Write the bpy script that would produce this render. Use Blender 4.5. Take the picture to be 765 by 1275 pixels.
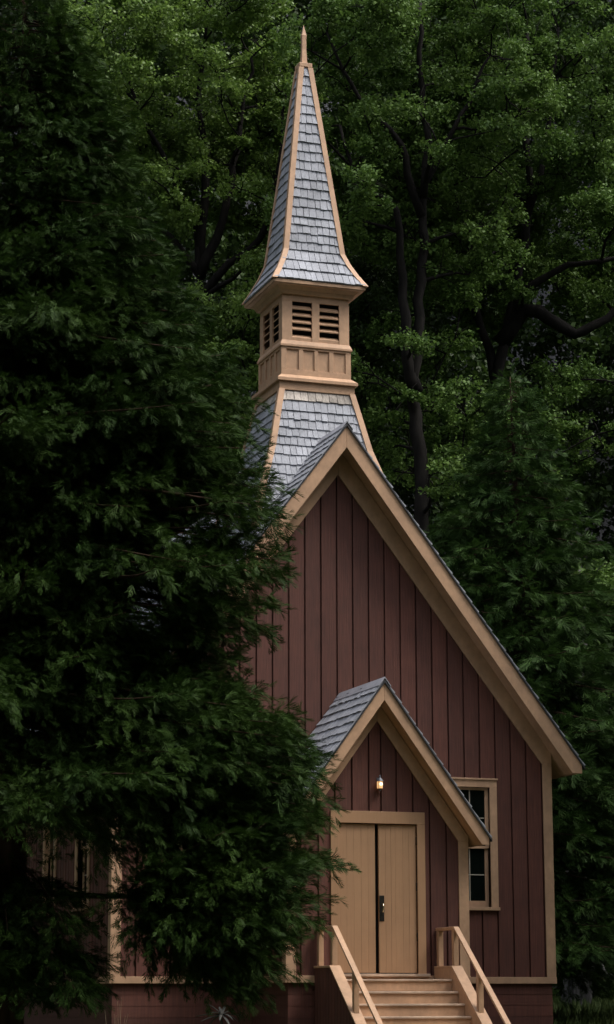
import bpy, bmesh, math, random
import numpy as np
from mathutils import Vector, Matrix

# ------------------------------------------------------------------ scene, camera, light
for o in list(bpy.data.objects):
    bpy.data.objects.remove(o)
S = bpy.context.scene
COL = S.collection
rad = math.radians
PI = math.pi
YAW, PITCH, ROLL = 0.3363, 0.2079, -0.0020

cam_d = bpy.data.cameras.new('camera')
cam = bpy.data.objects.new('camera', cam_d)
COL.objects.link(cam)
_f = Vector((math.sin(YAW)*math.cos(PITCH), math.cos(YAW)*math.cos(PITCH), math.sin(PITCH)))
_r = Vector((math.cos(YAW), -math.sin(YAW), 0))
_u = _r.cross(_f)
_r2 = _r*math.cos(ROLL) + _u*math.sin(ROLL)
_u2 = -_r*math.sin(ROLL) + _u*math.cos(ROLL)
M3 = Matrix((_r2, _u2, -_f)).transposed()
cam.matrix_world = Matrix.Translation((-13.6233, -37.3407, 0.888)) @ M3.to_4x4()
cam_d.sensor_fit = 'VERTICAL'
cam_d.sensor_height = 24
cam_d.sensor_width = 24
cam_d.lens = 24*2887.3/1275
cam_d.clip_start = 0.1
cam_d.clip_end = 2000
S.camera = cam

W = bpy.data.worlds.new('World')
S.world = W
W.use_nodes = True
nt = W.node_tree
nt.nodes.clear()
wo = nt.nodes.new('ShaderNodeOutputWorld')
bg = nt.nodes.new('ShaderNodeBackground')
sky = nt.nodes.new('ShaderNodeTexSky')
sky.sky_type = 'NISHITA'
sky.sun_disc = False
SUN = Vector((0.55, -0.37, 1.02)).normalized()
sky.sun_elevation = math.asin(SUN.z)
sky.sun_rotation = math.atan2(SUN.x, SUN.y)
sky.air_density = 1.0
sky.dust_density = 3.0
sky.ozone_density = 1.0
bg.inputs['Strength'].default_value = 0.15
# overcast: the clear sky greyed, and brighter overhead than near the horizon
hs_ = nt.nodes.new('ShaderNodeHueSaturation')
hs_.inputs['Saturation'].default_value = 0.34
nt.links.new(sky.outputs[0], hs_.inputs['Color'])
tc_ = nt.nodes.new('ShaderNodeTexCoord')
sp_ = nt.nodes.new('ShaderNodeSeparateXYZ')
nt.links.new(tc_.outputs['Generated'], sp_.inputs[0])
mr_ = nt.nodes.new('ShaderNodeMapRange')
mr_.inputs['From Min'].default_value = 0.0
mr_.inputs['From Max'].default_value = 1.0
mr_.inputs['To Min'].default_value = 0.25
mr_.inputs['To Max'].default_value = 2.3
nt.links.new(sp_.outputs['Z'], mr_.inputs['Value'])
vm_ = nt.nodes.new('ShaderNodeVectorMath')
vm_.operation = 'SCALE'
nt.links.new(hs_.outputs[0], vm_.inputs[0])
nt.links.new(mr_.outputs[0], vm_.inputs['Scale'])
nt.links.new(vm_.outputs[0], bg.inputs['Color'])
nt.links.new(bg.outputs[0], wo.inputs['Surface'])

sun_d = bpy.data.lights.new('sun', 'SUN')
sun_d.energy = 1.5
sun_d.angle = rad(20)
sun_d.color = (1.0, 0.93, 0.84)
sun = bpy.data.objects.new('sun', sun_d)
COL.objects.link(sun)
sun.location = (20, -20, 40)
sun.rotation_euler = SUN.to_track_quat('Z', 'Y').to_euler()

S.view_settings.view_transform = 'Standard'
S.view_settings.look = 'None'
S.view_settings.exposure = 0.56
S.view_settings.gamma = 1
S.view_settings.use_curve_mapping = False
S.render.engine = 'CYCLES'
S.cycles.max_bounces = 6
S.cycles.diffuse_bounces = 3
S.cycles.transparent_max_bounces = 8

# ------------------------------------------------------------------ materials
def nodes_of(name):
    m = bpy.data.materials.new(name)
    m.use_nodes = True
    t = m.node_tree
    p = t.nodes['Principled BSDF']
    return m, t, p

def N(t, kind, **kw):
    n = t.nodes.new(kind)
    for k, v in kw.items():
        setattr(n, k, v)
    return n

def wood_mat(name, c, var=0.12, grain=0.16, rough=0.7, gscale=(30, 30, 2.2), bump=0.15, stain=0.18):
    """painted or weathered wood: grain along z, a tone of its own for every board, blotchy wear"""
    m, t, p = nodes_of(name)
    L = t.links.new
    tc = N(t, 'ShaderNodeTexCoord')
    mp = N(t, 'ShaderNodeMapping')
    mp.inputs['Scale'].default_value = gscale
    L(tc.outputs['Object'], mp.inputs['Vector'])
    n1 = N(t, 'ShaderNodeTexNoise')
    n1.inputs['Scale'].default_value = 1.0
    n1.inputs['Detail'].default_value = 5
    L(mp.outputs[0], n1.inputs['Vector'])
    n2 = N(t, 'ShaderNodeTexNoise')
    n2.inputs['Scale'].default_value = 1.7
    n2.inputs['Detail'].default_value = 6
    n2.inputs['Roughness'].default_value = 0.65
    L(tc.outputs['Object'], n2.inputs['Vector'])
    g = N(t, 'ShaderNodeNewGeometry')
    def mr(sock, a, b, lo=0.0, hi=1.0):
        r = N(t, 'ShaderNodeMapRange')
        r.inputs['From Min'].default_value = lo
        r.inputs['From Max'].default_value = hi
        r.inputs['To Min'].default_value = a
        r.inputs['To Max'].default_value = b
        L(sock, r.inputs['Value'])
        return r.outputs[0]
    a = mr(g.outputs['Random Per Island'], 1-var, 1+var)
    b = mr(n1.outputs[0], 1-grain, 1+grain, 0.3, 0.7)
    c2 = mr(n2.outputs[0], 1-stain, 1+stain, 0.3, 0.7)
    m1 = N(t, 'ShaderNodeMath', operation='MULTIPLY')
    L(a, m1.inputs[0]); L(b, m1.inputs[1])
    m2 = N(t, 'ShaderNodeMath', operation='MULTIPLY')
    L(m1.outputs[0], m2.inputs[0]); L(c2, m2.inputs[1])
    vm = N(t, 'ShaderNodeVectorMath', operation='SCALE')
    vm.inputs[0].default_value = c
    L(m2.outputs[0], vm.inputs['Scale'])
    L(vm.outputs[0], p.inputs['Base Color'])
    p.inputs['Roughness'].default_value = rough
    p.inputs['Specular IOR Level'].default_value = 0.5 if rough < 0.85 else 0.1
    bp = N(t, 'ShaderNodeBump')
    bp.inputs['Strength'].default_value = bump
    bp.inputs['Distance'].default_value = 0.01
    L(n1.outputs[0], bp.inputs['Height'])
    L(bp.outputs[0], p.inputs['Normal'])
    return m

TAN = wood_mat('tan_paint', (0.44, 0.268, 0.158), var=0.06, grain=0.09, rough=0.66, gscale=(14, 14, 9), stain=0.19)
TAN_DOOR = wood_mat('tan_door_paint', (0.355, 0.203, 0.106), var=0.03, grain=0.03, rough=0.6, gscale=(40, 40, 2), stain=0.08)
RED = wood_mat('brown_red_paint', (0.094, 0.0305, 0.0195), var=0.16, grain=0.22, rough=0.75, gscale=(45, 45, 2.0), bump=0.35, stain=0.16)
SHINGLE = wood_mat('weathered_shingle', (0.285, 0.295, 0.325), var=0.11, grain=0.16, rough=0.8, gscale=(50, 50, 8), bump=0.4, stain=0.2)
SHINGLE_NEW = wood_mat('bleached_shingle', (0.36, 0.32, 0.28), var=0.2, grain=0.3, rough=0.8, gscale=(50, 50, 6), bump=0.4, stain=0.45)
RIDGE = wood_mat('ridge_board', (0.30, 0.30, 0.33), var=0.1, grain=0.15, rough=0.7)
TREAD = wood_mat('worn_tread_paint', (0.44, 0.315, 0.225), var=0.08, grain=0.16, rough=0.7, gscale=(5, 40, 40), stain=0.45)

def flat_mat(name, c, rough=0.6, metal=0.0, noise=0.2, scale=8):
    m, t, p = nodes_of(name)
    L = t.links.new
    tc = N(t, 'ShaderNodeTexCoord')
    n1 = N(t, 'ShaderNodeTexNoise')
    n1.inputs['Scale'].default_value = scale
    n1.inputs['Detail'].default_value = 5
    L(tc.outputs['Object'], n1.inputs['Vector'])
    r = N(t, 'ShaderNodeMapRange')
    r.inputs['From Min'].default_value = 0.3
    r.inputs['From Max'].default_value = 0.7
    r.inputs['To Min'].default_value = 1-noise
    r.inputs['To Max'].default_value = 1+noise
    L(n1.outputs[0], r.inputs['Value'])
    vm = N(t, 'ShaderNodeVectorMath', operation='SCALE')
    vm.inputs[0].default_value = c
    L(r.outputs[0], vm.inputs['Scale'])
    L(vm.outputs[0], p.inputs['Base Color'])
    p.inputs['Roughness'].default_value = rough
    p.inputs['Metallic'].default_value = metal
    return m

DARK = flat_mat('dark_interior', (0.012, 0.010, 0.009), 0.9)  # near-black colour stands in for the shade inside the building
IRON = flat_mat('dark_bronze', (0.035, 0.032, 0.026), 0.45, 0.7)
BRASS = flat_mat('bright_brass', (0.75, 0.68, 0.5), 0.25, 1.0)
TIN = flat_mat('lantern_tin', (0.16, 0.17, 0.19), 0.5, 0.6)
MUNTIN = flat_mat('pale_muntin', (0.34, 0.30, 0.24), 0.6)
ROOF_UNDER = flat_mat('roof_felt', (0.03, 0.03, 0.033), 0.9)

GLASS, t, p = nodes_of('window_glass')
p.inputs['Base Color'].default_value = (0.004, 0.006, 0.005, 1)
p.inputs['Roughness'].default_value = 0.06
p.inputs['IOR'].default_value = 1.5

LAMP_GLASS, t, p = nodes_of('lamp_glass')
p.inputs['Base Color'].default_value = (0.9, 0.7, 0.45, 1)
p.inputs['Roughness'].default_value = 0.3
p.inputs['Emission Color'].default_value = (1.0, 0.52, 0.2, 1)
p.inputs['Emission Strength'].default_value = 0.55
BULB, t, p = nodes_of('lamp_bulb')
p.inputs['Emission Color'].default_value = (1.0, 0.78, 0.45, 1)
p.inputs['Emission Strength'].default_value = 2.0

def leaf_mat(name, c, c2, trans=0.25, rough=0.55, var=0.45, nscale=0.5, spec=0.35):
    m = bpy.data.materials.new(name)
    m.use_nodes = True
    t = m.node_tree
    t.nodes.clear()
    L = t.links.new
    out = N(t, 'ShaderNodeOutputMaterial')
    p = N(t, 'ShaderNodeBsdfPrincipled')
    tr = N(t, 'ShaderNodeBsdfTranslucent')
    mix = N(t, 'ShaderNodeMixShader')
    mix.inputs[0].default_value = trans
    tc = N(t, 'ShaderNodeTexCoord')
    n1 = N(t, 'ShaderNodeTexNoise')
    n1.inputs['Scale'].default_value = nscale
    n1.inputs['Detail'].default_value = 4
    L(tc.outputs['Object'], n1.inputs['Vector'])
    g = N(t, 'ShaderNodeNewGeometry')
    ad = N(t, 'ShaderNodeMath', operation='ADD')
    L(n1.outputs[0], ad.inputs[0])
    mu = N(t, 'ShaderNodeMath', operation='MULTIPLY')
    mu.inputs[1].default_value = var
    L(g.outputs['Random Per Island'], mu.inputs[0])
    L(mu.outputs[0], ad.inputs[1])
    r = N(t, 'ShaderNodeMapRange')
    r.inputs['From Min'].default_value = 0.4
    r.inputs['From Max'].default_value = 0.6+var
    L(ad.outputs[0], r.inputs['Value'])
    mc = N(t, 'ShaderNodeMix', data_type='RGBA')
    mc.inputs[6].default_value = (*c, 1)
    mc.inputs[7].default_value = (*c2, 1)
    L(r.outputs[0], mc.inputs[0])
    L(mc.outputs[2], p.inputs['Base Color'])
    L(mc.outputs[2], tr.inputs['Color'])
    p.inputs['Roughness'].default_value = rough
    p.inputs['Specular IOR Level'].default_value = spec
    L(p.outputs[0], mix.inputs[1]); L(tr.outputs[0], mix.inputs[2])
    L(mix.outputs[0], out.inputs['Surface'])
    return m

CEDAR_LEAF = leaf_mat('cedar_foliage', (0.012, 0.031, 0.006), (0.042, 0.080, 0.014), 0.12, 0.6, 0.35, 1.2, 0.10)
CONIFER_LEAF = leaf_mat('young_conifer_foliage', (0.015, 0.038, 0.008), (0.040, 0.080, 0.016), 0.15, 0.6, 0.35, 1.0, 0.10)
OAK_LEAF = leaf_mat('oak_leaf', (0.062, 0.120, 0.018), (0.190, 0.290, 0.062), 0.35, 0.5, 0.6, 0.35, 0.35)  # both oak leaf colours are brightened to stand in for stronger sun
OAK_LEAF_B = leaf_mat('deep_oak_leaf', (0.038, 0.082, 0.014), (0.115, 0.190, 0.040), 0.3, 0.6, 0.6, 0.4, 0.2)
WOODLAND_LEAF = leaf_mat('woodland_leaf', (0.019, 0.042, 0.009), (0.052, 0.092, 0.018), 0.3, 0.55, 0.6, 0.2, 0.3)
GRASS = leaf_mat('meadow_grass', (0.03, 0.055, 0.014), (0.075, 0.10, 0.03), 0.2, 0.7, 0.6, 1.0, 0.2)
DRY = flat_mat('dry_leaf', (0.07, 0.07, 0.06), 0.8, 0, 0.3, 9)
STRAW = flat_mat('dry_stalk', (0.22, 0.165, 0.10), 0.8, 0, 0.3, 9)
BARK = wood_mat('oak_bark', (0.0085, 0.0075, 0.0065), var=0.1, grain=0.5, rough=0.9, gscale=(9, 9, 2), bump=0.9, stain=0.3)  # near black: the canopy's shade is put into the bark colour
BARK_GREY = wood_mat('grey_furrowed_bark', (0.085, 0.082, 0.080), var=0.1, grain=0.6, rough=0.9, gscale=(13, 13, 1.6), bump=1.0, stain=0.3)
BARK_CEDAR = wood_mat('cedar_bark', (0.045, 0.027, 0.019), var=0.1, grain=0.5, rough=0.9, gscale=(14, 14, 1.2), bump=0.9, stain=0.3)
GROUND = flat_mat('meadow_soil', (0.055, 0.065, 0.028), 0.95, 0, 0.5, 0.6)
ROCK = flat_mat('granite_cliff', (0.040, 0.042, 0.048), 0.9, 0, 0.55, 0.09)

# ------------------------------------------------------------------ helpers
def link(name, mesh, parent=None, loc=(0, 0, 0), rotz=0):
    o = bpy.data.objects.new(name, mesh)
    COL.objects.link(o)
    o.location = loc
    o.rotation_euler = (0, 0, rotz)
    if parent:
        o.parent = parent
    return o

def thing(name, label, cat, loc=(0, 0, 0), rotz=0, group=None):
    o = link(name, None, None, loc, rotz)
    o.empty_display_size = 0.2
    o['label'] = label
    o['category'] = cat
    if group:
        o['group'] = group
    return o

def fast_mesh(name, verts, faces):
    """verts (n,3), faces (m,4) int arrays"""
    me = bpy.data.meshes.new(name)
    v = np.asarray(verts, dtype=np.float32)
    f = np.asarray(faces, dtype=np.int32)
    me.vertices.add(len(v)); me.vertices.foreach_set('co', v.ravel())
    k = f.shape[1]
    me.loops.add(f.size); me.loops.foreach_set('vertex_index', f.ravel())
    me.polygons.add(len(f))
    me.polygons.foreach_set('loop_start', np.arange(0, f.size, k, dtype=np.int32))
    me.polygons.foreach_set('loop_total', np.full(len(f), k, dtype=np.int32))
    me.update(calc_edges=True)
    me.validate()
    return me

class MB:
    """collects solids into one mesh"""
    def __init__(s):
        s.v = []; s.f = []
    def add(s, vs, fs):
        b = len(s.v)
        s.v += [tuple(x) for x in vs]
        s.f += [tuple(b+i for i in q) for q in fs]
    def box(s, x0, x1, y0, y1, z0, z1):
        s.add([(x0, y0, z0), (x1, y0, z0), (x1, y1, z0), (x0, y1, z0), (x0, y0, z1), (x1, y0, z1), (x1, y1, z1), (x0, y1, z1)],
              [(0, 3, 2, 1), (4, 5, 6, 7), (0, 1, 5, 4), (1, 2, 6, 5), (2, 3, 7, 6), (3, 0, 4, 7)])
    def hexa(s, p):
        s.add(p, [(0, 3, 2, 1), (4, 5, 6, 7), (0, 1, 5, 4), (1, 2, 6, 5), (2, 3, 7, 6), (3, 0, 4, 7)])
    def prism(s, poly, d0, d1, tf):
        """polygon in (u,z) extruded over d0..d1; tf(u,d,z)->xyz"""
        n = len(poly)
        vs = [tf(u, d0, z) for u, z in poly] + [tf(u, d1, z) for u, z in poly]
        fs = [tuple(range(n)), tuple(range(2*n-1, n-1, -1))]
        for i in range(n):
            j = (i+1) % n
            fs.append((i, i+n, j+n, j))
        s.add(vs, fs)
    def bar(s, a, b, w, h, up=(0, 0, 1)):
        """square bar from a to b, w across, h along 'up'"""
        a = Vector(a); b = Vector(b)
        d = (b-a).normalized()
        r = d.cross(Vector(up)).normalized()
        u = r.cross(d).normalized()
        q = []
        for c in (a, b):
            q += [c - r*w/2 - u*h/2, c + r*w/2 - u*h/2, c + r*w/2 + u*h/2, c - r*w/2 + u*h/2]
        s.add(q, [(0, 1, 2, 3), (7, 6, 5, 4), (0, 4, 5, 1), (1, 5, 6, 2), (2, 6, 7, 3), (3, 7, 4, 0)])
    def tube(s, pts, rs, n=7, wob=0.0, rng=None):
        pts = [Vector(p) for p in pts]
        rings = []
        ref = Vector((0.31, 0.94, 0.12))
        for i, p in enumerate(pts):
            d = (pts[min(i+1, len(pts)-1)] - pts[max(i-1, 0)]).normalized()
            a = d.cross(ref)
            if a.length < 1e-3:
                a = d.cross(Vector((1, 0, 0)))
            a.normalize()
            b = d.cross(a)
            ring = []
            for k in range(n):
                w = 1.0
                if rng and wob:
                    w = 1 + rng.uniform(-wob, wob)
                th = 2*PI*k/n
                ring.append(p + (a*math.cos(th) + b*math.sin(th))*rs[i]*w)
            rings.append(ring)
        vs = [v for r in rings for v in r]
        fs = []
        for i in range(len(pts)-1):
            for k in range(n):
                k2 = (k+1) % n
                fs.append((i*n+k, i*n+k2, (i+1)*n+k2, (i+1)*n+k))
        fs.append(tuple(range(n))[::-1])
        fs.append(tuple((len(pts)-1)*n+k for k in range(n)))
        s.add(vs, fs)
    def lathe(s, prof, c=(0, 0, 0), n=20):
        vs = []
        for r, z in prof:
            for k in range(n):
                th = 2*PI*k/n
                vs.append((c[0]+r*math.cos(th), c[1]+r*math.sin(th), c[2]+z))
        fs = []
        for i in range(len(prof)-1):
            for k in range(n):
                k2 = (k+1) % n
                fs.append((i*n+k, i*n+k2, (i+1)*n+k2, (i+1)*n+k))
        fs.append(tuple(range(n))[::-1])
        fs.append(tuple((len(prof)-1)*n+k for k in range(n)))
        s.add(vs, fs)
    def build(s, name, mat, parent=None, bevel=0.0, smooth=False, loc=(0, 0, 0)):
        me = bpy.data.meshes.new(name)
        me.from_pydata(s.v, [], s.f)
        bm = bmesh.new(); bm.from_mesh(me)
        bmesh.ops.recalc_face_normals(bm, faces=bm.faces)
        bm.to_mesh(me); bm.free()
        if smooth:
            me.polygons.foreach_set('use_smooth', [True]*len(me.polygons))
        me.materials.append(mat)
        o = link(name, me, parent, loc)
        if bevel:
            md = o.modifiers.new('bevel', 'BEVEL')
            md.width = bevel; md.segments = 2; md.limit_method = 'ANGLE'; md.angle_limit = rad(35)
        return o

def ground_z(x, y):
    if y < 0:
        return -0.36 + 0.010*max(y, -60)
    return -0.36 + 0.05*min(y, 17) + 0.01*min(max(y-17, 0), 80)

# ------------------------------------------------------------------ setting: ground and cliff
xs = sorted(set([-900, -400, -200, 200, 400, 900] + list(range(-100, 101, 4))))
ys = sorted(set([-900, -400, -200, 200, 400, 900] + list(range(-100, 101, 4))))
rg = random.Random(3)
gv = [(x, y, ground_z(x, y) + (rg.uniform(-.05, .05) if abs(x) < 100 and abs(y) < 100 else 0)) for y in ys for x in xs]
nx = len(xs)
gf = [(j*nx+i, j*nx+i+1, (j+1)*nx+i+1, (j+1)*nx+i) for j in range(len(ys)-1) for i in range(nx-1)]
me = fast_mesh('ground', np.array(gv), np.array(gf))
me.materials.append(GROUND)
o = link('ground', me); o['kind'] = 'structure'

rng = np.random.default_rng(11)
def fbm(x, y, seed, oct=5):
    r = np.random.default_rng(seed)
    s = np.zeros_like(x); a = 1.0; f = 1.0
    for _ in range(oct):
        for k in range(3):
            th = r.uniform(0, 2*PI); ph = r.uniform(0, 2*PI)
            s += a*np.sin((x*math.cos(th)+y*math.sin(th))*f + ph)/3
        a *= 0.55; f *= 2.1
    return s
# a granite valley wall: a steep slope standing well behind the trees
u = np.linspace(-260, 330, 150); w = np.linspace(0, 1, 70)
U, Wv = np.meshgrid(u, w)
dep = 92 + 46*Wv + 7*fbm(U*0.07, Wv*6, 5)
hgt = -1 + 150*Wv**1.05 + 5*fbm(U*0.05, Wv*5, 8)
hgt[0, :] = -3
Fx, Fy = math.sin(YAW), math.cos(YAW)
Rx, Ry = math.cos(YAW), -math.sin(YAW)
CX, CY = -13.62, -37.34
V = np.stack([CX + dep*Fx + U*Rx, CY + dep*Fy + U*Ry, hgt], -1).reshape(-1, 3)
nu = len(u)
I = np.arange((len(w)-1)*nu).reshape(len(w)-1, nu)[:, :-1].ravel()
me = fast_mesh('cliff', V, np.stack([I, I+1, I+nu+1, I+nu], 1))
me.materials.append(ROCK)
o = link('cliff', me); o['kind'] = 'structure'

# ------------------------------------------------------------------ the chapel
HW = 3.96            # half width
LEN = 15.2
P = 1.819            # porch projection
PW = 1.56            # porch half width
OV, PO = 0.479, 0.366
SILL0, SILL1 = 1.175, 1.288
SL, PSL = 1.325, 1.366
chapel = thing('chapel', 'brown wooden chapel with tan trim, shingled steeple and gabled porch among the trees', 'chapel')

tf_front = lambda y0: (lambda u, d, z: (u, y0 + d, z))
def tf_side(x0, sgn):            # u runs along y, depth goes inwards
    return lambda u, d, z: (x0 - sgn*d, u, z)

def plank_poly(x0, x1, z0, top, apex=None):
    pl = [(x0, z0), (x1, z0), (x1, top(x1))]
    if apex is not None and x0 < apex < x1:
        pl.append((apex, top(apex)))
    pl.append((x0, top(x0)))
    return pl

def plank_wall(name, edges, z0, top, holes, tf, thick, parent, mat=RED, gap=0.032, apex=None, back=True, seed=1):
    """upright boards with dark open joints; holes = [(u0,u1,z0,z1)]"""
    r = random.Random(seed)
    mb = MB()
    def column(a, b, d0, d1):
        cuts = sorted({a, b} | {h[k] for h in holes for k in (0, 1) if a < h[k] < b})
        for c0, c1 in zip(cuts[:-1], cuts[1:]):
            m = (c0+c1)/2
            hs = [h for h in holes if h[0] < m < h[1]]
            if hs:
                h = hs[0]
                if h[2] > z0 + 1e-3:
                    mb.prism([(c0, z0), (c1, z0), (c1, h[2]), (c0, h[2])], d0, d1, tf)
                if h[3] < min(top(c0), top(c1)):
                    mb.prism(plank_poly(c0, c1, h[3], top, apex), d0, d1, tf)
            else:
                mb.prism(plank_poly(c0, c1, z0, top, apex), d0, d1, tf)
    for a, b in zip(edges[:-1], edges[1:]):
        column(a+gap/2, b-gap/2, r.uniform(-0.003, 0.003), thick)
    if back:
        cuts = sorted({edges[0], edges[-1]})
        column(edges[0], edges[-1], thick+0.001, thick+0.05)
    return mb.build(name, mat, parent)

def grooves(a, b, start, step):
    k0 = math.ceil((a + 0.05 - start)/step)
    es = [a]
    k = k0
    while start + k*step < b - 0.05:
        es.append(start + k*step); k += 1
    return es + [b]

top_main = lambda x: 10.45 - 1.3166*abs(x)
WX0, WX1, WZ0, WZ1 = 2.09, 2.79, 2.47, 4.535      # window opening, both sides of the porch
fw = plank_wall('gable_wall', grooves(-HW, HW, -0.026, 0.294), SILL1, top_main,
                [(WX0, WX1, WZ0, WZ1), (-WX1, -WX0, WZ0, WZ1)], tf_front(0.0), 0.045, chapel, apex=0.0)
plank_wall('rear_wall', grooves(-HW, HW, 0.1, 0.294), SILL1, top_main, [],
           lambda u, d, z: (u, LEN-d, z), 0.045, chapel, apex=0.0, seed=4)
side_win = [(1.65 + k*2.5, 2.40 + k*2.5) for k in range(5)]
for sgn in (-1, 1):
    plank_wall('side_wall', grooves(0.10, LEN-0.10, 0.1, 0.20), SILL1, lambda u: 5.06,
               [(a, b, WZ0, WZ1) for a, b in side_win], tf_side(sgn*HW, sgn), 0.045, chapel, seed=6+sgn)

# porch walls
DX, DZ0, DZ1 = 0.682, 1.318, 3.718
top_p = lambda x: 5.75 - 1.372*abs(x)
pe = [-PW, -1.33, -1.03, -0.74, -0.444, -0.149, 0.063, 0.331, 0.62, 0.911, 1.203, PW]
plank_wall('porch_gable_wall', pe, SILL1, top_p, [(-DX, DX, SILL1, DZ1)], tf_front(-P), 0.045, chapel, apex=0.0, seed=9)
for sgn in (-1, 1):
    plank_wall('porch_side_wall', grooves(-P+0.10, -0.002, -P+0.3, 0.28), SILL1, lambda u: 3.60, [], tf_side(sgn*PW, sgn), 0.045, chapel, seed=12+sgn)

# trim: corner boards, sills, frieze boards
mb = MB()
def corner(x, y, sx, sy, z0, z1, w=0.148, t=0.028):
    """L-shaped corner board round an outside corner (x,y); sx,sy point outwards"""
    m = MB()
    q = [(x+sx*t, y+sy*t), (x-sx*w, y+sy*t), (x-sx*w, y+sy*0.001), (x+sx*0.001, y+sy*0.001), (x+sx*0.001, y-sy*w), (x+sx*t, y-sy*w)]
    n = 6
    m.add([(a, b, z0) for a, b in q] + [(a, b, z1) for a, b in q],
          [(0, 1, 2, 3), (0, 3, 4, 5), (9, 8, 7, 6), (11, 10, 9, 6)] + [(i, (i+1) % n, (i+1) % n+n, i+n) for i in range(n)])
    return m
corner(-HW, 0, -1, -1, SILL1, 5.0).build('corner_board', TAN, chapel, 0.004)
corner(HW, 0, 1, -1, SILL1, 5.0).build('corner_board', TAN, chapel, 0.004)
corner(-HW, LEN, -1, 1, SILL1, 5.0).build('corner_board', TAN, chapel, 0.004)
corner(HW, LEN, 1, 1, SILL1, 5.0).build('corner_board', TAN, chapel, 0.004)
corner(-PW, -P, -1, -1, SILL1, 3.46).build('porch_corner_board', TAN, chapel, 0.004)
corner(PW, -P, 1, -1, SILL1, 3.46).build('porch_corner_board', TAN, chapel, 0.004)

def ring_sill(name, x0, x1, y0, y1, z0, z1, t, open_back=False):
    m = MB()
    m.box(x0-t, x1+t, y0-t, y0+0.02, z0, z1)
    m.box(x0-t, x0+0.02, y0+0.0205, y1 + (0 if open_back else t), z0, z1)
    m.box(x1-0.02, x1+t, y0+0.0205, y1 + (0 if open_back else t), z0, z1)
    if not open_back:
        m.box(x0+0.0205, x1-0.0205, y1-0.02, y1+t, z0, z1)
    return m.build(name, TAN, chapel, 0.005)
ring_sill('sill_board', -HW, HW, 0, LEN, SILL0, SILL1-0.001, 0.036)
ring_sill('porch_sill_board', -PW, PW, -P, -0.038, SILL0, SILL1-0.001, 0.036, True)

def skirt(name, x0, x1, y0, y1, tops):
    """horizontal boards round the foundation"""
    m = MB()
    r = random.Random(5)
    z = SILL0 - 0.002
    k = 0
    while z > -0.6:
        zb = z - 0.183
        j = r.uniform(-.002, .002)
        m.box(x0-j, x1+j, y0-j, y0+0.03, zb+0.007, z)
        if tops:
            m.box(x0-j, x0+0.03, y0+0.0305, y1, zb+0.007, z)
            m.box(x1-0.03, x1+j, y0+0.0305, y1, zb+0.007, z)
        z = zb; k += 1
    m.box(x0+0.032, x1-0.032, y0+0.032, y0+0.06, -0.6, SILL0-0.01)
    if tops:
        m.box(x0+0.032, x0+0.06, y0+0.061, y1, -0.6, SILL0-0.01)
        m.box(x1-0.06, x1-0.032, y0+0.061, y1, -0.6, SILL0-0.01)
        m.box(x0+0.061, x1-0.061, y1-0.03, y1, -0.6, SILL0-0.01)
    return m.build(name, RED, chapel)
skirt('foundation_skirting', -HW+0.03, HW-0.03, 0.03, LEN-0.03, True)
skirt('porch_skirting', -PW+0.03, PW-0.03, -P+0.03, 0.025, True)
m = MB(); m.box(-HW+0.1, HW-0.1, 0.1, LEN-0.1, 1.2, 1.25); m.box(-PW+0.08, PW-0.08, -P+0.06, 0.099, 1.2, 1.25)
m.build('floor', DARK, chapel)

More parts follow.
